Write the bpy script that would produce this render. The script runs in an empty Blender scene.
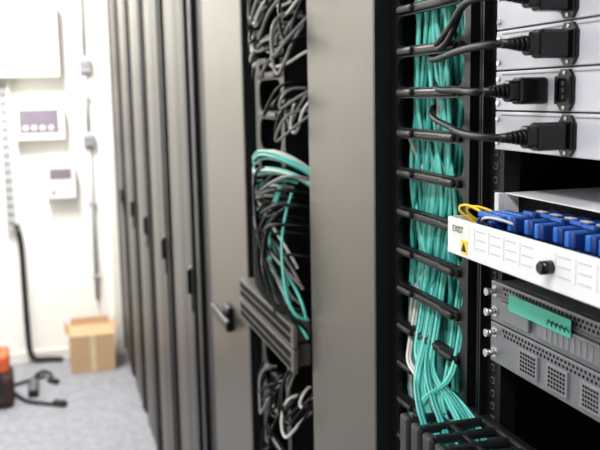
import bpy, bmesh, math, random
from mathutils import Vector, Matrix
random.seed(7)
sc = bpy.context.scene
COL = sc.collection
sc.view_settings.view_transform = 'Standard'
sc.view_settings.look = 'None'
sc.view_settings.exposure = 0.0

# ---------------------------------------------------------------- materials
def srgb(c):
    return tuple(((v/255.0)/12.92 if v/255.0 <= 0.04045 else ((v/255.0+0.055)/1.055)**2.4) for v in c)
def mat(name, rgb, rough=0.5, metal=0.0, var=0.12, scale=40.0, emis=0.0, bump=0.0, stretch=None, spec=None):
    m = bpy.data.materials.new(name); m.use_nodes = True
    nt = m.node_tree; p = nt.nodes['Principled BSDF']
    c = srgb(rgb)
    tc = nt.nodes.new('ShaderNodeTexCoord')
    n = nt.nodes.new('ShaderNodeTexNoise'); n.inputs['Scale'].default_value = scale; n.inputs['Detail'].default_value = 4
    if stretch:
        mp = nt.nodes.new('ShaderNodeMapping'); mp.inputs['Scale'].default_value = stretch
        nt.links.new(tc.outputs['Object'], mp.inputs['Vector']); nt.links.new(mp.outputs['Vector'], n.inputs['Vector'])
    else:
        nt.links.new(tc.outputs['Object'], n.inputs['Vector'])
    r = nt.nodes.new('ShaderNodeValToRGB')
    r.color_ramp.elements[0].position = 0.3; r.color_ramp.elements[1].position = 0.7
    r.color_ramp.elements[0].color = tuple(v*(1-var) for v in c)+(1,)
    r.color_ramp.elements[1].color = tuple(min(1, v*(1+var)) for v in c)+(1,)
    nt.links.new(n.outputs['Fac'], r.inputs['Fac'])
    nt.links.new(r.outputs['Color'], p.inputs['Base Color'])
    p.inputs['Roughness'].default_value = rough
    p.inputs['Metallic'].default_value = metal
    if spec is not None: p.inputs['Specular IOR Level'].default_value = spec
    if bump:
        b = nt.nodes.new('ShaderNodeBump'); b.inputs['Strength'].default_value = bump; b.inputs['Distance'].default_value = 0.002
        nt.links.new(n.outputs['Fac'], b.inputs['Height']); nt.links.new(b.outputs['Normal'], p.inputs['Normal'])
    if emis:
        p.inputs['Emission Color'].default_value = c+(1,); p.inputs['Emission Strength'].default_value = emis
    return m

M_wall = mat('wall_paint', (236,235,229), 0.8, scale=3, var=0.02)
M_ceil = mat('ceiling_paint', (232,232,230), 0.9, scale=6, var=0.02)
M_black = mat('black_powdercoat', (13,13,15), 0.45, scale=300, var=0.2, spec=0.3)
M_blackgloss = mat('black_plastic', (10,10,11), 0.26, scale=200, var=0.2, spec=0.4)
M_finger = mat('black_duct_plastic', (11,11,12), 0.38, scale=200, var=0.2, spec=0.22)
M_ring = mat('black_ring_plastic', (20,20,22), 0.30, scale=200, var=0.2, spec=0.5)
M_rubber = mat('black_rubber', (8,8,9), 0.30, scale=200, var=0.2, spec=0.28)
M_jacket = mat('black_cable_jacket', (9,9,10), 0.45, scale=200, var=0.2, spec=0.18)
M_inner = mat('dark_interior', (7,7,8), 0.7, scale=60, var=0.2, spec=0.15)
M_door = mat('grey_door_paint', (103,98,92), 0.38, 0.6, scale=6, var=0.05, stretch=(60,60,1))
M_doorB = mat('grey_brown_door_paint', (95,89,82), 0.38, 0.6, scale=6, var=0.05, stretch=(60,60,1))
M_server = mat('server_light_grey', (190,190,198), 0.4, 0.1, scale=20, var=0.03)
M_white = mat('white_panel_paint', (216,216,218), 0.4, scale=20, var=0.02)
M_silver = mat('zinc_steel', (124,126,131), 0.38, 0.6, scale=60, var=0.1, stretch=(1,8,60))
M_steel = mat('screw_steel', (190,190,195), 0.25, 0.9, scale=50, var=0.05)
M_teal = mat('teal_fibre_jacket', (88,186,174), 0.4, scale=30, var=0.1)
M_tealdk = mat('dark_teal_fibre_jacket', (46,144,136), 0.4, scale=30, var=0.1)
M_tape = mat('teal_label_tape', (70,185,160), 0.5, scale=30, var=0.04)
M_grey = mat('grey_cable_jacket', (112,110,108), 0.45, scale=30, var=0.05)
M_ltgrey = mat('white_cable_jacket', (190,188,182), 0.45, scale=30, var=0.05)
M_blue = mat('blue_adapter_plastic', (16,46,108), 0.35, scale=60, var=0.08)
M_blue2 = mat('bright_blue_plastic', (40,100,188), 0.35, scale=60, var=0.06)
M_yellow = mat('yellow_fibre_jacket', (232,196,40), 0.4, scale=30, var=0.05)
M_orange = mat('orange_plastic', (215,95,45), 0.45, scale=30, var=0.05)
M_brown = mat('brown_canvas', (60,42,36), 0.8, scale=60, var=0.15)
M_card = mat('cardboard', (184,154,120), 0.85, scale=12, var=0.06, stretch=(1,1,12))
M_cardtape = mat('packing_tape', (205,185,150), 0.4, scale=12, var=0.03)
M_pipe = mat('galvanised_conduit', (175,175,176), 0.45, 0.2, scale=20, var=0.05)
M_panelw = mat('panel_box_white', (222,219,212), 0.5, scale=10, var=0.02)
M_window = mat('smoked_window', (118,108,120), 0.25, scale=10, var=0.05)
M_switchg = mat('switch_front_grey', (92,88,83), 0.45, 0.3, scale=40, var=0.08)
M_ink = mat('ink', (24,24,28), 0.7, scale=50, var=0.05)
M_inkg = mat('grey_print', (120,120,125), 0.7, scale=50, var=0.05)
M_faint = mat('faint_print', (180,180,184), 0.7, scale=50, var=0.05)
M_hole = mat('rack_hole_edge', (70,70,74), 0.6, scale=50, var=0.05)
M_light = mat('light_diffuser', (255,252,245), 0.5, emis=4.0, var=0.0)
M_doorw = mat('door_leaf_white', (216,214,204), 0.6, scale=5, var=0.02)

def perforated():
    m = mat('perforated_door', (102,96,90), 0.45, 0.4, var=0.05)
    nt = m.node_tree; p = nt.nodes['Principled BSDF']
    src = p.inputs['Base Color'].links[0].from_socket
    tc = nt.nodes.new('ShaderNodeTexCoord')
    v = nt.nodes.new('ShaderNodeTexVoronoi'); v.inputs['Scale'].default_value = 160; v.inputs['Randomness'].default_value = 0.0
    nt.links.new(tc.outputs['Object'], v.inputs['Vector'])
    lt = nt.nodes.new('ShaderNodeMath'); lt.operation = 'LESS_THAN'; lt.inputs[1].default_value = 0.48
    nt.links.new(v.outputs['Distance'], lt.inputs[0])
    mx = nt.nodes.new('ShaderNodeMixRGB'); mx.inputs[2].default_value = (0.015,0.015,0.015,1)
    nt.links.new(lt.outputs[0], mx.inputs[0]); nt.links.new(src, mx.inputs[1]); nt.links.new(mx.outputs[0], p.inputs['Base Color'])
    return m
M_perf = perforated()

def floormat():
    m = mat('floor_tile', (132,133,139), 0.7, scale=25, var=0.20)
    nt = m.node_tree; p = nt.nodes['Principled BSDF']
    src = p.inputs['Base Color'].links[0].from_socket
    tc = nt.nodes.new('ShaderNodeTexCoord')
    b = nt.nodes.new('ShaderNodeTexBrick'); b.offset = 0; b.inputs['Scale'].default_value = 1.0
    b.inputs['Brick Width'].default_value = 0.6; b.inputs['Row Height'].default_value = 0.6; b.inputs['Mortar Size'].default_value = 0.002
    b.inputs['Mortar'].default_value = (0.18,0.18,0.19,1)
    nt.links.new(tc.outputs['Object'], b.inputs['Vector'])
    nt.links.new(src, b.inputs['Color1']); nt.links.new(src, b.inputs['Color2'])
    nt.links.new(b.outputs['Color'], p.inputs['Base Color'])
    return m
M_floor = floormat()

# ---------------------------------------------------------------- mesh builder
class B:
    def __init__(s):
        s.bm = bmesh.new(); s.mats = []
    def mi(s, m):
        if m not in s.mats: s.mats.append(m)
        return s.mats.index(m)
    def box(s, x0,x1,y0,y1,z0,z1, m, bev=0.0):
        r = bmesh.ops.create_cube(s.bm, size=1.0)
        vs = r['verts']
        for v in vs:
            v.co = Vector(((x0+x1)/2+v.co.x*(x1-x0), (y0+y1)/2+v.co.y*(y1-y0), (z0+z1)/2+v.co.z*(z1-z0)))
        fs = set(f for v in vs for f in v.link_faces)
        i = s.mi(m)
        for f in fs: f.material_index = i
        if bev > 0:
            es = list(set(e for v in vs for e in v.link_edges))
            rr = bmesh.ops.bevel(s.bm, geom=es, offset=bev, segments=2, affect='EDGES', profile=0.5)
            for f in rr['faces']: f.material_index = i
        return s
    def cyl(s, p0, p1, r0, m, r1=None, seg=16):
        p0 = Vector(p0); p1 = Vector(p1); r1 = r0 if r1 is None else r1
        d = p1-p0; L = d.length
        q = Vector((0,0,1)).rotation_difference(d.normalized()).to_matrix().to_4x4()
        q.translation = (p0+p1)/2
        r = bmesh.ops.create_cone(s.bm, cap_ends=True, segments=seg, radius1=r0, radius2=r1, depth=L, matrix=q)
        i = s.mi(m)
        for f in set(f for v in r['verts'] for f in v.link_faces):
            f.material_index = i
            if len(f.verts) == 4: f.smooth = True
        return s
    def prism(s, pts, a0, a1, m, axis='X'):
        def mk(a, u, v):
            return (a,u,v) if axis == 'X' else ((u,a,v) if axis == 'Y' else (u,v,a))
        lo = [s.bm.verts.new(mk(a0,*p)) for p in pts]; hi = [s.bm.verts.new(mk(a1,*p)) for p in pts]
        i = s.mi(m); n = len(pts); fs = []
        fs.append(s.bm.faces.new(lo)); fs.append(s.bm.faces.new(hi[::-1]))
        for k in range(n):
            fs.append(s.bm.faces.new((lo[k], hi[k], hi[(k+1)%n], lo[(k+1)%n])))
        for f in fs: f.material_index = i
        return s
    def cell(s, y0,y1,z0,z1, iy0,iy1,iz0,iz1, r, x0,x1, m, n=4):
        inn = []; out = []
        cs = [((iy1-r, iz1-r), 0, (y1,z1)), ((iy0+r, iz1-r), 90, (y0,z1)), ((iy0+r, iz0+r), 180, (y0,z0)), ((iy1-r, iz0+r), 270, (y1,z0))]
        for (cy,cz), a0, (oy,oz) in cs:
            for k in range(2*n+1):
                a = math.radians(a0+90*k/(2*n))
                py, pz = cy+r*math.cos(a), cz+r*math.sin(a)
                inn.append((py,pz))
                if k == n: out.append((oy,oz))
                else:
                    horiz = (k < n) if a0 in (0,180) else (k > n)
                    out.append((oy,pz) if horiz else (py,oz))
        i = s.mi(m); N = len(inn)
        vi0 = [s.bm.verts.new((x0,)+p) for p in inn]; vi1 = [s.bm.verts.new((x1,)+p) for p in inn]
        vo0 = [s.bm.verts.new((x0,)+p) for p in out]; vo1 = [s.bm.verts.new((x1,)+p) for p in out]
        for k in range(N):
            j = (k+1)%N
            for q in ((vi0[k],vo0[k],vo0[j],vi0[j]), (vi1[k],vi1[j],vo1[j],vo1[k]), (vi0[k],vi0[j],vi1[j],vi1[k]), (vo0[k],vo1[k],vo1[j],vo0[j])):
                f = s.bm.faces.new(q); f.material_index = i
    def done(s, name, parent=None, bevel=0.0, rn=True):
        if rn: bmesh.ops.recalc_face_normals(s.bm, faces=s.bm.faces)
        me = bpy.data.meshes.new(name); s.bm.to_mesh(me); s.bm.free()
        for m in s.mats: me.materials.append(m)
        o = bpy.data.objects.new(name, me); COL.objects.link(o)
        if parent: o.parent = parent
        if bevel:
            md = o.modifiers.new('bevel', 'BEVEL'); md.width = bevel; md.segments = 2; md.limit_method = 'ANGLE'; md.angle_limit = math.radians(40)
        return o

def cables(name, runs, parent=None, res=6):
    cu = bpy.data.curves.new(name, 'CURVE'); cu.dimensions = '3D'; cu.bevel_depth = 1.0; cu.bevel_resolution = 3
    cu.resolution_u = res; mats = []
    cu.use_fill_caps = True
    for pts, r, m in runs:
        if m not in mats: mats.append(m); cu.materials.append(m)
        sp = cu.splines.new('NURBS'); sp.points.add(len(pts)-1)
        for q, p in zip(sp.points, pts): q.co = (p[0],p[1],p[2],1); q.radius = r
        sp.order_u = min(4, len(pts)); sp.use_endpoint_u = True; sp.material_index = mats.index(m); sp.use_smooth = True
    o = bpy.data.objects.new(name, cu); COL.objects.link(o)
    if parent: o.parent = parent
    return o

def text(name, s, x, y, z, size, m, parent=None):
    cu = bpy.data.curves.new(name, 'FONT'); cu.body = s; cu.size = size; cu.extrude = 0.0001
    cu.materials.append(m)
    o = bpy.data.objects.new(name, cu); COL.objects.link(o)
    M = Matrix(((0,0,-1),(-1,0,0),(0,1,0))).to_4x4(); M.translation = (x,y,z)
    o.matrix_world = M
    if parent: o.parent = parent
    return o

# All z values below are measured from a datum 0.25 m above the floor; everything is lifted at the end
ZB = -.25
ZT = 2.22
# ---------------------------------------------------------------- room
XL, XR, YN, YF, H = -1.3, 1.75, -1.6, 5.85, 2.62
B().box(XL-.1,XR+.1,YN-.1,YF+.1,ZB-.1,ZB,M_floor).done('floor')
B().box(XL-.1,XR+.1,YN-.1,YF+.1,H,H+.1,M_ceil).done('ceiling')
B().box(XL-.1,XR+.1,YF,YF+.1,ZB,H,M_wall).done('wall_far')
B().box(XL-.1,XR+.1,YN-.1,YN,ZB,H,M_wall).done('wall_near')
B().box(XL-.1,XL,YN,YF,ZB,H,M_wall).done('wall_left')
B().box(XR,XR+.1,YN,YF,ZB,H,M_wall).done('wall_right')
b = B(); b.box(.37,.43,YF-.03,YF,ZB,2.0,M_panelw); b.box(1.27,1.33,YF-.03,YF,ZB,2.0,M_panelw); b.box(.37,1.33,YF-.03,YF,2.0,2.06,M_panelw)
b.box(.43,1.27,YF-.015,YF,ZB,2.0,M_doorw); b.cyl((.50,YF-.06,.8),(.61,YF-.06,.8),.009,M_steel); b.cyl((.50,YF-.06,.8),(.50,YF-.015,.8),.009,M_steel)
b.done('door_1', bevel=.003)
B().box(XL,.37,YF-.012,YF,ZB,ZB+.07,M_panelw).done('baseboard_far')

def ceiling_light(y, x, power, col=(1,.985,.965)):
    b = B(); b.box(x-.17,x+.17,y-.62,y+.62,H-.05,H,M_panelw); b.box(x-.15,x+.15,y-.6,y+.6,H-.056,H-.05,M_light)
    o = b.done('ceiling_light')
    L = bpy.data.lights.new('lamp','AREA'); L.shape = 'RECTANGLE'; L.size = .3; L.size_y = 1.2; L.energy = power; L.color = col
    lo = bpy.data.objects.new('lamp', L); COL.objects.link(lo); lo.location = (x,y,H-.065); lo.parent = o
ceiling_light(4.75, -.25, 118)
ceiling_light(2.5, -.55, 26)
ceiling_light(.1, -.55, 36, (.95,.975,1))

# ---------------------------------------------------------------- far-wall electrics
b = B(); b.box(-.32,.105,YF-.14,YF,1.64,2.11,M_panelw,.006); b.box(-.31,.095,YF-.145,YF-.14,1.65,2.10,M_panelw); b.done('electrical_enclosure')
b = B(); b.box(-.19,.117,YF-.10,YF,1.243,1.465,M_panelw,.006); b.box(-.165,.08,YF-.104,YF-.1,1.29,1.44,M_window,.002)
for k in range(4): b.box(-.14+k*.052,-.112+k*.052,YF-.108,YF-.104,1.31,1.335,M_panelw)
b.done('fuse_box', bevel=.004)
b = B(); b.box(-.023,.164,YF-.09,YF,.856,1.079,M_panelw,.006); b.box(0,.14,YF-.094,YF-.09,.985,1.055,M_window,.002); b.box(.01,.03,YF-.096,YF-.09,.89,.91,M_ink); b.done('junction_box')
b = B(); xc = .263
b.cyl((xc,YF-.02,0.15),(xc,YF-.02,1.20),.014,M_pipe); b.cyl((xc,YF-.02,1.27),(xc,YF-.02,1.68),.014,M_pipe)
b.box(xc-.04,xc+.04,YF-.06,YF,1.196,1.278,M_pipe,.005); b.box(xc-.04,xc+.04,YF-.06,YF,1.676,1.77,M_pipe,.005); b.cyl((xc,YF-.02,1.77),(xc,YF-.02,H),.014,M_pipe)
b.box(xc-.03,xc+.03,YF-.066,YF-.06,1.22,1.255,M_inkg); b.box(xc-.03,xc+.03,YF-.066,YF-.06,1.70,1.745,M_inkg)
for z in (.3,.8,1.5,2.2): b.box(xc-.025,xc+.025,YF-.036,YF,z,z+.02,M_pipe)
b.done('wall_conduit')
b = B(); b.box(-.285,-.225,YF-.05,YF,.66,1.635,M_pipe); b.box(-.225,-.215,YF-.07,YF,.66,1.635,M_panelw)
for k in range(17): b.box(-.275,-.235,YF-.053,YF-.05,.70+k*.055,.72+k*.055,M_inkg)
b.done('cable_tray')
cables('wall_power_cable', [([(-.225,YF-.06,.70),(-.22,YF-.05,.66),(-.205,YF-.03,.60),(-.205,YF-.03,.45),(-.205,YF-.03,.2),(-.203,YF-.03,-.05),(-.20,YF-.04,-.16),(-.18,YF-.05,-.225),(-.12,YF-.05,-.23),(-.05,YF-.05,-.23),(.01,YF-.08,-.235)], .019, M_ink)])
# cardboard box
F = ZB
b = B()
b.box(.06,.34,5.47,5.75,F,F+.25,M_card,.003); b.box(.185,.22,5.468,5.47,F+.01,F+.245,M_cardtape)
b.prism([(.06,F+.25),(.062,F+.254),(.035,F+.285),(.032,F+.281)],5.48,5.74,M_card,'Y'); b.prism([(.34,F+.25),(.338,F+.254),(.358,F+.295),(.362,F+.292)],5.48,5.74,M_card,'Y')
b.prism([(.07,F+.249),(.33,F+.249),(.32,F+.30),(.08,F+.30)],5.744,5.75,M_card,'Y')
b.done('cardboard_box')
b = B(); b.box(-.20,-.14,5.10,5.34,F,F+.045,M_ink,.006)
for k in range(3): b.cyl((-.17,5.14+k*.07,F+.045),(-.17,5.14+k*.07,F+.048),.02,M_inkg)
b.done('power_strip')
cables('floor_power_cables', [([(-.17,5.34,F+.02),(-.17,5.5,F+.012),(-.12,5.62,F+.012),(-.05,5.5,F+.012),(-.07,5.35,F+.012)], .011, M_ink),
 ([(-.28,5.2,F+.012),(-.22,5.0,F+.012),(-.12,4.98,F+.012),(-.10,4.93,F+.012),(-.04,4.92,F+.012)], .011, M_ink),
 ([(-.36,5.3,F+.012),(-.28,5.35,F+.012),(-.22,5.4,F+.012),(-.10,5.46,F+.012)], .010, M_ink)])
b = B(); b.cyl((-.05,4.92,F+.02),(.01,4.88,F+.02),.02,M_ink); b.cyl((-.08,5.36,F+.018),(-.03,5.30,F+.018),.018,M_ink); b.done('power_plug')
b = B(); b.box(-.52,-.275,4.95,5.22,F,F+.20,M_brown,.04); b.box(-.50,-.29,4.98,5.20,F+.20,F+.31,M_orange,.02); b.box(-.45,-.34,5.06,5.10,F+.31,F+.34,M_ink,.008)
for sx in (-.44,-.35): b.box(sx,sx+.02,4.943,4.955,F+.10,F+.22,M_ink,.003)
b.done('tool_case')

# ---------------------------------------------------------------- mesh-door cabinets
FX = .454
def cabinet(y0, y1):
    b = B()
    b.box(FX,1.35,y0,y1,F+.04,ZT,M_black)
    b.box(FX+.03,1.30,y0+.03,y1-.03,F,F+.04,M_black)
    b.box(FX-.012,FX,y0+.004,y1-.004,F+.06,ZT-.01,M_black)
    n = 10; ya, yb = y0+.035, y1-.035
    pts = []
    for k in range(n+1):
        t = k/n; pts.append((FX-.012-.022*math.sin(math.pi*t)**.6-.004, ya+(yb-ya)*t))
    pts += [(FX-.010, yb), (FX-.010, ya)]
    b.prism(pts, F+.08, ZT-.03, M_perf, 'Z')
    b.box(FX-.040,FX-.010,ya-.028,ya+.016,F+.07,ZT-.02,M_black,.004); b.box(FX-.036,FX-.010,yb-.012,yb+.028,F+.07,ZT-.02,M_black,.004)
    b.box(FX-.046,FX-.030,ya-.01,ya+.02,.82,.97,M_blackgloss,.006)
    b.box(FX-.056,FX-.044,ya-.006,ya+.014,.88,.96,M_blackgloss,.004)
    return b.done('server_cabinet')
N = 5; st = (5.74-2.60)/N
for k in range(N): cabinet(2.60+k*st+.002, 2.60+(k+1)*st-.002)

# ---------------------------------------------------------------- cabinets with grey solid doors
b = B()
b.box(FX,1.35,1.90,2.58,F+.04,ZT,M_black); b.box(.5,1.3,1.92,2.56,F,F+.04,M_black)
b.box(.430,FX,1.905,2.38,F+.06,ZT-.02,M_doorB,.003); b.box(.430,FX,1.893,1.905,F+.06,ZT-.02,M_black)
b.box(.432,FX,2.385,2.575,F+.06,ZT-.02,M_black,.004); b.box(.418,.432,2.50,2.56,F+.06,ZT-.02,M_black,.004)
b.box(.414,.430,2.08,2.14,.900,.965,M_finger,.006); b.box(.398,.414,2.02,2.24,.918,.946,M_finger,.006)
b.done('equipment_cabinet')
b = B()
b.box(FX,.95,1.092,1.405,F+.04,ZT,M_black); b.box(.5,.9,1.11,1.39,F,F+.04,M_black)
b.box(.430,FX,1.094,1.400,F+.06,ZT-.02,M_door,.0025); b.box(.4295,FX,1.088,1.094,F+.06,ZT-.02,M_black)
b.done('cable_cabinet')

# ---------------------------------------------------------------- rack frames
def rack(name, y0, y1):
    b = B()
    b.box(.456,1.15,y0,y1,F,F+.08,M_black); b.box(.456,1.15,y0,y1,ZT-.08,ZT,M_black)
    for (ya,yb) in ((y0,y0+.05),(y1-.06,y1)):
        b.box(.456,.475,ya,yb,F+.08,ZT-.08,M_black); b.box(.475,.52,ya if ya==y0 else yb-.006, ya+.006 if ya==y0 else yb,F+.08,ZT-.08,M_black)
        b.box(1.10,1.14,ya,yb,F+.08,ZT-.08,M_black)
    b.box(1.145,1.15,y0,y1,F+.08,ZT-.08,M_inner)
    return b
b = rack('', .30, .850)
b.box(.52,1.14,.844,.850,F+.08,ZT-.08,M_inner); b.box(.52,1.14,.30,.306,F+.08,ZT-.08,M_inner)
z = .9
while z < 1.75:
    b.box(.4545,.456,.801,.808,z,z+.007,M_hole); b.box(.4541,.4546,.8025,.8068,z+.0013,z+.0057,M_inner)
    z += .0148
b.box(.446,.456,.818,.8205,F+.1,ZT-.1,M_finger); b.box(.450,.456,.830,.834,F+.1,ZT-.1,M_finger); b.box(.444,.456,.844,.850,F+.1,ZT-.1,M_finger)
for y in (.45,.56,.70): b.box(.80,.83,y,y+.012,F+.08,ZT-.08,M_ring)
b.box(.80,.81,.36,.79,.70,1.18,M_inner)
b.done('open_equipment_rack')
b = rack('', 1.41, 1.888); b.box(.52,.53,1.46,1.82,F+.08,ZT-.08,M_inner)
b.done('open_equipment_rack')

# ---------------------------------------------------------------- vertical cable managers
def manager(name, y0, y1, pitch, z0, z1, xf, depth, bar, rad, wy0, wy1, fin=.085):
    b = B()
    b.box(xf+depth,xf+depth+.006,y0,y1,F+.08,ZT-.08,M_inner)
    b.box(xf,xf+depth,y0,y0+.003,F+.08,ZT-.08,M_black); b.box(xf,xf+depth,y1-.003,y1,F+.08,ZT-.08,M_black)
    b.box(xf,xf+depth,y0,y1,F,F+.08,M_black); b.box(xf,xf+depth,y0,y1,ZT-.08,ZT,M_black)
    z = z0; k = 0
    while z < z1:
        b.cell(y0,y1,z,z+pitch, wy0, wy1, z+bar/2, z+pitch-bar/2, rad, xf-.006, xf, M_finger)
        b.box(xf-.002,xf+fin,wy1,y1-.003,z-.002,z+.002,M_finger)
        b.box(xf-.011,xf-.004,wy0+.006,wy1-.008,z-bar*.36,z+bar*.36,M_finger,.003)
        b.box(xf-.015,xf-.008,wy1-.060,wy1-.012,z-.0045,z+.0055,M_finger,.004)
        b.box(xf-.015,xf-.008,wy0+.012,wy0+.050,z-.0045,z+.0055,M_finger,.004)
        z += pitch; k += 1
    return b.done(name)
manager('vertical_cable_manager', .854, 1.084, .0525, .9225, 1.80, .458, .20, .0135, .0175, .872, 1.062, fin=.02)
manager('vertical_cable_manager', 1.60, 1.836, .080, .10, 2.1, .450, .066, .016, .024, 1.625, 1.80, fin=.05)

# ---------------------------------------------------------------- teal fibres in the near manager
runs = []
rnd = random.Random(5)
for k in range(120):
    left = (k % 3 == 0)
    xa = rnd.uniform(.470,.478) if left else rnd.uniform(.474,.535)
    zt = rnd.choice([1.95,1.95,1.62,1.56,1.50,1.44])
    if not left and rnd.random() < .20: xa = rnd.uniform(.54,.62)
    ya = rnd.uniform(.98,1.076) if left else rnd.uniform(.89,1.07); yb = rnd.uniform(.96,1.076) if left else rnd.uniform(.89,1.065)
    pts = []
    n = rnd.choice([1,2,3,3])
    segs = [ya]+[rnd.uniform(.885,1.074) for _ in range(n)]+[yb]
    tot = 12
    for i in range(tot+1):
        t = i/tot; z = zt+(1.17-zt)*t
        s = t*(len(segs)-1); a = int(min(s,len(segs)-2)); f = s-a
        y = segs[a]*(1-f)+segs[a+1]*f
        w_ = .8 if not left else .6
        pts.append((max(.466, xa+.005*math.sin(k*1.7+6*t)), w_*y+(1-w_)*(ya*(1-t)+yb*t), z))
    m = M_teal if rnd.random() < .6 else M_tealdk
    if rnd.random() < .07: m = M_ltgrey
    pts += [(xa,yb,1.02),(xa,yb-.01,.85),(xa+.01,yb,.4)]
    runs.append((pts, .0023, m))
    runs.append(([(p[0]-.0008,p[1]-.0036,p[2]) for p in pts], .0023, m))
# strands leaving through the lower windows and dropping into the horizontal manager
for k in range(11):
    ye = rnd.uniform(.89,1.03); x2 = .380+.006*k+rnd.uniform(-.004,.004); z0 = rnd.uniform(1.20,1.26)
    yd = rnd.uniform(.79,.855); zz = rnd.uniform(1.080,1.10)
    m = M_teal if k % 3 else M_tealdk
    if k == 6: m = M_ltgrey
    pts = [(.50,ye+.03,z0+.12),(.475,ye+.01,z0+.04),(.462,ye,z0-.03),(.440,ye-.02,z0-.07),(x2*.6+.44*.4,(ye+yd)/2,1.155),(x2,yd+.02,1.140),(x2,yd-.012,1.118),(x2,yd-.05,zz),(x2,yd-.16,zz-.004),(x2,.45,zz-.004)]
    runs.append((pts, .0023, m)); runs.append(([(p[0]-.0036,p[1],p[2]) for p in pts], .0023, m))
cables('teal_fibre_bundle', runs)

# ---------------------------------------------------------------- horizontal ring manager on the rack front
b = B()
zt_, zb_ = 1.140, 1.070
b.box(.372,.456,.34,.850,zb_,zb_+.004,M_black); b.box(.450,.456,.34,.850,zb_,zt_,M_black)
b.box(.368,.374,.34,.850,zb_,zb_+.024,M_black)
b.box(.444,.456,.34,.850,zt_-.008,zt_+.001,M_ring,.003)
for k in range(17):
    y = .842-k*.030
    b.box(.372,.452,y-.006,y+.006,zt_-.009,zt_,M_ring,.0035)
    b.box(.364,.374,y-.0115,y+.0115,zb_+.010,zt_+.002,M_ring,.004)
b.box(.404,.410,.34,.850,zt_-.008,zt_-.0005,M_ring,.0015)
b.done('horizontal_cable_manager')

# ---------------------------------------------------------------- servers
U = .0405; SH = .0395
def server(z0, flangeY):
    b = B(); h = SH
    b.box(.456,1.05,.372,.788,z0+.0006,z0+h,M_server)
    b.box(.449,.456,.325,.797,z0+.0006,z0+h,M_server,.0008)
    b.box(.4485,.450,.335,.785,z0+h-.004,z0+h-.0028,M_inkg)
    b.cyl((.447,.791,z0+.008),(.449,.791,z0+.008),.003,M_steel,seg=10); b.cyl((.447,.791,z0+.032),(.449,.791,z0+.032),.003,M_steel,seg=10)
    for y in flangeY:
        zc = z0+h/2
        pts = [(y-.006,zc-.0185),(y+.006,zc-.0185),(y+.0125,zc-.011),(y+.0125,zc+.011),(y+.006,zc+.0185),(y-.006,zc+.0185),(y-.0125,zc+.011),(y-.0125,zc-.011)]
        b.prism(pts,.4455,.4495,M_blackgloss)
        b.cell(y-.0115,y+.0115,zc-.0125,zc+.0125,y-.0075,y+.0075,zc-.0105,zc+.0105,.003,.443,.4456,M_blackgloss)
        b.box(.4450,.4454,y-.0075,y+.0075,zc-.0105,zc+.0105,M_inner)
        for dz in (-.006,0,.006): b.box(.4435,.4452,y-.001,y+.001,zc+dz-.0018,zc+dz+.0018,M_hole)
        b.cyl((.4447,y,zc+.0155),(.4457,y,zc+.0155),.0018,M_steel,seg=8); b.cyl((.4447,y,zc-.0155),(.4457,y,zc-.0155),.0018,M_steel,seg=8)
    return b.done('rack_server')
Z0 = 1.4395
for k,y in enumerate([.666,.670,.666,.668,.666]): server(Z0+k*U, [y])

def power_cord(y, zc, x_face, path):
    b = B()
    x1 = x_face
    b.box(x1-.030,x1,y-.0085,y+.0085,zc-.0125,zc+.0125,M_blackgloss,.003)
    b.box(x1-.040,x1-.028,y-.0075,y+.0075,zc-.010,zc+.010,M_blackgloss,.003)
    for k in range(5):
        xx = x1-.040-k*.0042; r = .0072-.0007*k
        b.cyl((xx,y,zc),(xx-.003,y,zc),r,M_rubber)
    b.cyl((x1-.036,y,zc),(x1-.064,y,zc),.0058,M_rubber,r1=.0040)
    o = b.done('power_cord')
    cables('cable', [([(x1-.058,y,zc),(x1-.068,y+.003,zc)]+path, .0037, M_jacket)], parent=o, res=10)
zc = Z0+SH/2
power_cord(.666, zc, .4430, [(.372,.70,zc+.0005),(.382,.75,zc+.002),(.41,.82,zc+.004),(.438,.90,zc+.005),(.450,.95,zc+.010),(.460,.98,zc+.016),(.48,1.0,zc+.03),(.55,1.03,zc+.10)])
power_cord(.708, zc+U, .449, [(.385,.74,zc+U),(.400,.78,zc+U+.002),(.43,.86,zc+U+.002),(.448,.93,zc+U+.003),(.460,.97,zc+U+.006),(.48,1.0,zc+U+.02),(.55,1.03,zc+U+.10)])
power_cord(.666, zc+2*U, .4430, [(.375,.70,zc+2*U),(.385,.76,zc+2*U-.001),(.415,.85,zc+2*U-.003),(.442,.93,zc+2*U-.003),(.458,.98,zc+2*U),(.48,1.01,zc+2*U+.02),(.54,1.04,zc+2*U+.06)])
power_cord(.668, zc+3*U, .4430, [(.375,.70,zc+3*U+.003),(.39,.76,zc+3*U+.003),(.42,.84,zc+3*U-.01),(.445,.92,zc+3*U-.022),(.460,.98,zc+3*U-.03),(.50,1.02,zc+3*U-.05)])
cables('black_power_cables', [([(.40,.72,1.70),(.40,.76,1.62),(.42,.83,1.562),(.445,.92,1.548),(.462,.98,1.55),(.53,1.03,1.58)], .0034, M_jacket),
 ([(.462,.90,1.78),(.448,.95,1.66),(.440,1.0,1.625),(.444,1.05,1.63),(.48,1.07,1.78)], .0034, M_jacket)])

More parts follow.
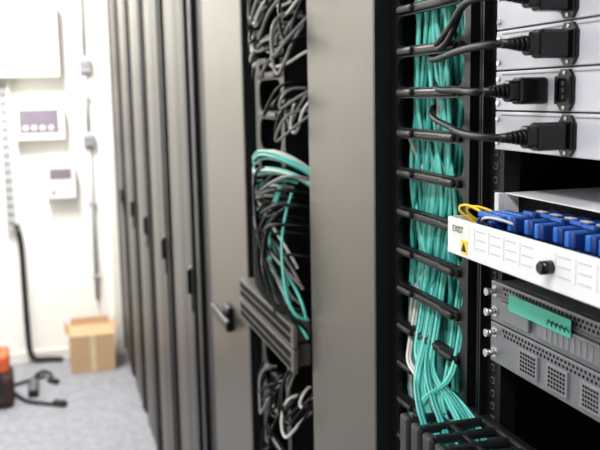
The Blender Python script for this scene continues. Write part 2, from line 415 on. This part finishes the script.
# ---------------------------------------------------------------- fibre patch drawer
b = B()
b.box(.458,.78,.372,.788,1.3935,1.3950,M_white)
b.box(.456,.78,.7865,.788,1.3400,1.3950,M_white); b.box(.456,.78,.372,.374,1.34,1.395,M_white)
b.box(.402,.78,.374,.7865,1.3385,1.3400,M_white)
b.box(.449,.456,.788,.797,1.3385,1.3945,M_white,.001); b.box(.449,.456,.33,.372,1.3385,1.3945,M_white,.001)
b.box(.472,.474,.374,.7865,1.340,1.3935,M_inner)
b.box(.398,.402,.345,.803,1.3335,1.3715,M_white,.0012)
b.box(.402,.425,.8015,.803,1.3335,1.3715,M_white)
b.cyl((.388,.610,1.3535),(.398,.610,1.3535),.0060,M_blackgloss); b.cyl((.386,.610,1.3535),(.389,.610,1.3535),.0045,M_blackgloss)
b.box(.3974,.3981,.754,.793,1.3555,1.3680,M_panelw)
b.box(.3974,.3981,.758,.772,1.3375,1.3515,M_yellow); b.prism([(.7598,1.340),(.7702,1.340),(.765,1.3495)],.3970,.3974,M_ink)
for k in range(9):
    y = .740-k*.028
    if abs(y-.009-.610) < .018: continue
    for r in range(3):
        b.box(.3977,.3981,y-.018,y,1.3640-r*.0085,1.3650-r*.0085,M_faint)
    b.box(.3977,.3981,y+.003,y+.0036,1.345,1.367,M_faint)
drawer = b.done('fibre_patch_drawer')
text('label_text','EXIST',.3970,.790,1.3580,.0095,M_ink,drawer)
b = B()
for k in range(13):
    y = .706-k*.0235; dx = .004*(k%2)
    b.box(.436+dx,.466,y-.0082,y+.0082,1.3430,1.3850,M_blue,.0012)
    for dy in (-.0042,.0042):
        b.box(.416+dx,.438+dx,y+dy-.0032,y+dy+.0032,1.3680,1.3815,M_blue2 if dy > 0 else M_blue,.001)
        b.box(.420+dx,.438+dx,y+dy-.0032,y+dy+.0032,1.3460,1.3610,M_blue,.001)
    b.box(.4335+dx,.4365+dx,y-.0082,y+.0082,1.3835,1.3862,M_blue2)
    b.box(.446,.452,y-.006,y+.006,1.3845,1.3858,M_ltgrey)
ad = b.done('fibre_adapter_block')
b = B()
for k in range(3): b.box(.416+k*.012,.424+k*.012,.725-k*.004,.772-k*.004,1.374,1.380,M_blue2,.0015)
b.box(.412,.450,.735,.745,1.3402,1.374,M_blue,.002); b.box(.412,.450,.762,.768,1.3402,1.374,M_blue,.002)
b.done('fibre_connector')
runs = []
runs.append(([(.421,.768,1.377),(.414,.778,1.384),(.407,.788,1.386),(.404,.793,1.380),(.415,.790,1.368),(.44,.784,1.356),(.465,.780,1.35)], .0015, M_yellow))
runs.append(([(.433,.765,1.377),(.424,.776,1.383),(.414,.786,1.384),(.410,.791,1.377),(.43,.786,1.362),(.465,.778,1.352)], .0015, M_yellow))
runs.append(([(.418,.702,1.375),(.408,.715,1.380),(.405,.735,1.379),(.408,.752,1.374),(.425,.77,1.362),(.465,.776,1.352)], .0014, M_ltgrey))
cables('yellow_fibre_pigtails', runs)

# ---------------------------------------------------------------- silver modules
def module(z0, kind):
    b = B(); h = .0435; X = .446
    b.box(.455,.95,.372,.786,z0,z0+h,M_silver)
    b.box(X,.455,.335,.795,z0,z0+h,M_silver,.001)
    for dz in (.011,.033):
        b.cyl((X-.008,.787,z0+dz),(X,.787,z0+dz),.0030,M_steel); b.cyl((X-.011,.787,z0+dz),(X-.008,.787,z0+dz),.0042,M_steel); b.cyl((X-.0005,.787,z0+dz),(X+.0002,.787,z0+dz),.006,M_steel)
    for r in range(2):
        for k in range(62):
            y = .768-k*.0062-(r*.0031)
            b.cyl((X-.0004,y,z0+h-.0045-r*.0050),(X+.0001,y,z0+h-.0045-r*.0050),.0017,M_inner,seg=8)
    if kind == 0:
        b.box(X-.0015,X+.0002,.34,.778,z0+.0285,z0+.0297,M_inkg)
        for (ya,yb) in ((.715,.77),(.60,.70),(.48,.58)): b.box(X-.004,X+.0002,ya,yb,z0+.006,z0+.026,M_silver,.001)
        for k in range(9): b.box(X-.0045,X-.0039,.61+k*.009,.614+k*.009,z0+.009,z0+.023,M_inkg)
    else:
        for (ya,yb) in ((.700,.735),(.650,.685),(.60,.63)):
            b.box(X-.0025,X+.0002,ya,yb,z0+.006,z0+.031,M_inkg,.0005)
            for i in range(6):
                for j in range(5): b.box(X-.0030,X-.0024,ya+.003+i*(yb-ya-.006)/6,ya+.003+(i+.6)*(yb-ya-.006)/6,z0+.009+j*.0042,z0+.0115+j*.0042,M_inner)
        b.box(X-.003,X+.0002,.36,.59,z0+.006,z0+.026,M_silver,.001)
    return b
b = module(1.2575,0)
b.box(.4405,.4412,.642,.750,1.2785,1.2955,M_tape)
m1 = b.done('network_module')
hw = []
for k in range(5):
    y = .679-k*.007
    hw.append(([(.4402,y,1.282),(.4402,y-.002,1.291),(.4402,y-.004,1.281),(.4402,y-.005,1.288),(.4402,y-.007,1.283)], .0005, M_ink))
cables('handwriting', hw, parent=m1)
module(1.2125,1).done('network_module')

# ---------------------------------------------------------------- middle rack: switches and cable tangle
def switch(z0):
    b = B()
    b.box(.41,.449,1.47,1.87,z0,z0+.042,M_switchg,.002)
    b.box(.404,.412,1.43,1.87,z0,z0+.042,M_switchg,.001)
    for r in range(2):
        for k in range(22): b.box(.4025,.4045,1.45+k*.019,1.463+k*.019,z0+.006+r*.018,z0+.018+r*.018,M_inner)
    return b.done('network_switch')
switch(1.045); switch(.998)
rnd = random.Random(11)
runs = []
def cl(p): return (min(.448,max(p[0], .237*p[1])), p[1], p[2])
def tangle(n, zc, zs, mats, r=.0028, yspan=(1.44,1.82), xo=(.38,.43), drop=.12):
    for k in range(n):
        y0 = rnd.uniform(*yspan); y1 = y0+rnd.uniform(-.25,.25); y1 = min(yspan[1],max(yspan[0],y1))
        z = zc+rnd.uniform(-zs,zs); x = rnd.uniform(*xo); d = drop*rnd.uniform(.3,1.3)
        ym = (y0+y1)/2+rnd.uniform(-.05,.05)
        P = [(.447,y0,z),(x+.02,y0,z+.005),(x,y0*.7+ym*.3,z-d*.5),(x,ym,z-d),(x+.01,ym*.3+y1*.7,z-d*.7),(.43,y1,z-d*.3),(.447,y1,z-d*.1)]
        runs.append(([cl(p) for p in P], r, rnd.choice(mats)))
K = M_jacket
tangle(36, 1.74, .11, [M_grey,K,K,K,K], drop=.09, r=.0033)
tangle(4, 1.72, .04, [M_ltgrey], drop=.07)
tangle(9, 1.59, .02, [M_grey,M_ltgrey,K,K], drop=.035)
tangle(8, 1.50, .03, [M_grey,M_ltgrey,K], drop=.06, yspan=(1.44,1.56))
for k in range(42):
    ya = rnd.uniform(1.70,1.84); yb = rnd.uniform(1.43,1.60); z = rnd.uniform(1.20,1.36); d = rnd.uniform(.05,.24); x = rnd.uniform(.375,.42)
    if k % 2:
        P = [(.447,ya,z),(x+.02,ya-.01,z+.01),(x,ya-.05,z-.01),(x-.01,(ya+yb)/2,z-d*.4),(x,yb+.03,z-d*.8),(x+.01,yb,z-d),(.43,yb-.01,z-d-.03)]
    else:
        P = [(.447,yb,z),(x+.01,yb,z+.01),(x,yb+.05,z),(x-.01,(ya+yb)/2+.05,z-d*.35),(x+.01,ya-.02,z-d*.8),(x+.02,ya,z-d*1.1),(.44,ya-.05,1.09)]
    runs.append(([cl(p) for p in P], .0029, rnd.choice([K,K,K,K,M_grey,M_ltgrey,K,M_tealdk,M_teal])))
tangle(14, .93, .05, [M_grey,M_ltgrey,K,K,K], drop=.10)
tangle(10, .70, .10, [M_grey,K,K,K], drop=.10)
cables('network_cable_tangle', runs)
runs = []
for k in range(12):
    dz = rnd.uniform(-.014,.020); dx = rnd.uniform(-.012,.012)
    P = [(.447,1.86,1.350+dz),(.43+dx,1.82,1.355+dz),(.41+dx,1.74,1.345+dz),(.40+dx,1.64,1.365+dz*1.5),(.40+dx,1.55,1.375+dz*1.5),(.42+dx,1.46,1.37+dz),(.447,1.44,1.35+dz)]
    runs.append(([cl(p) for p in P], .0025, [M_teal,M_ltgrey,M_teal,M_tealdk][k%4]))
for k in range(12):
    y = rnd.uniform(1.60,1.82) if k < 8 else rnd.uniform(1.46,1.58)
    dy = rnd.uniform(-.07,.07)
    P = [(.42,y,1.33),(.398,y+.01,1.27),(.385,y+dy*.5,1.18),(.395,y+dy,1.12+rnd.uniform(-.02,.03)),(.43,y+dy*.8,1.10)]
    runs.append(([cl(p) for p in P], .0025, M_tealdk if k%2 else M_teal))
cables('teal_patch_bundle', runs)
thick = []
for k in range(5):
    y = 1.48+k*.05
    P = [(.43,y,1.30),(.39,y+.02,1.29),(.375,y+.06,1.22),(.38,y+.04,1.13),(.395,y,1.09),(.43,y-.02,1.11)]
    thick.append(([cl(p) for p in P], .0048, M_jacket))
cables('thick_black_cables', thick)

# ---------------------------------------------------------------- camera
theta, phi, rho = math.radians(16.4), math.radians(8.7), math.radians(1.1)
fwd = Vector((math.sin(theta)*math.cos(phi), math.cos(theta)*math.cos(phi), -math.sin(phi)))
r0 = Vector((math.cos(theta), -math.sin(theta), 0)); u0 = r0.cross(fwd)
up = u0*math.cos(rho)+r0*math.sin(rho); rt = r0*math.cos(rho)-u0*math.sin(rho)
M = Matrix((rt, up, -fwd)).transposed().to_4x4(); M.translation = (0,0,1.5)
cam = bpy.data.cameras.new('camera'); co = bpy.data.objects.new('camera', cam); COL.objects.link(co)
co.matrix_world = M
cam.sensor_width = 36; cam.lens = 51.0; cam.clip_start = .02
cam.dof.use_dof = True; cam.dof.focus_distance = .92; cam.dof.aperture_fstop = 7.6
sc.camera = co
w = bpy.data.worlds.new('world'); sc.world = w; w.use_nodes = True
w.node_tree.nodes['Background'].inputs[0].default_value = (.8,.85,.9,1); w.node_tree.nodes['Background'].inputs[1].default_value = .3
# lift everything so that the floor surface is z = 0
for o in list(sc.objects):
    if o.parent is None: o.location.z += .25
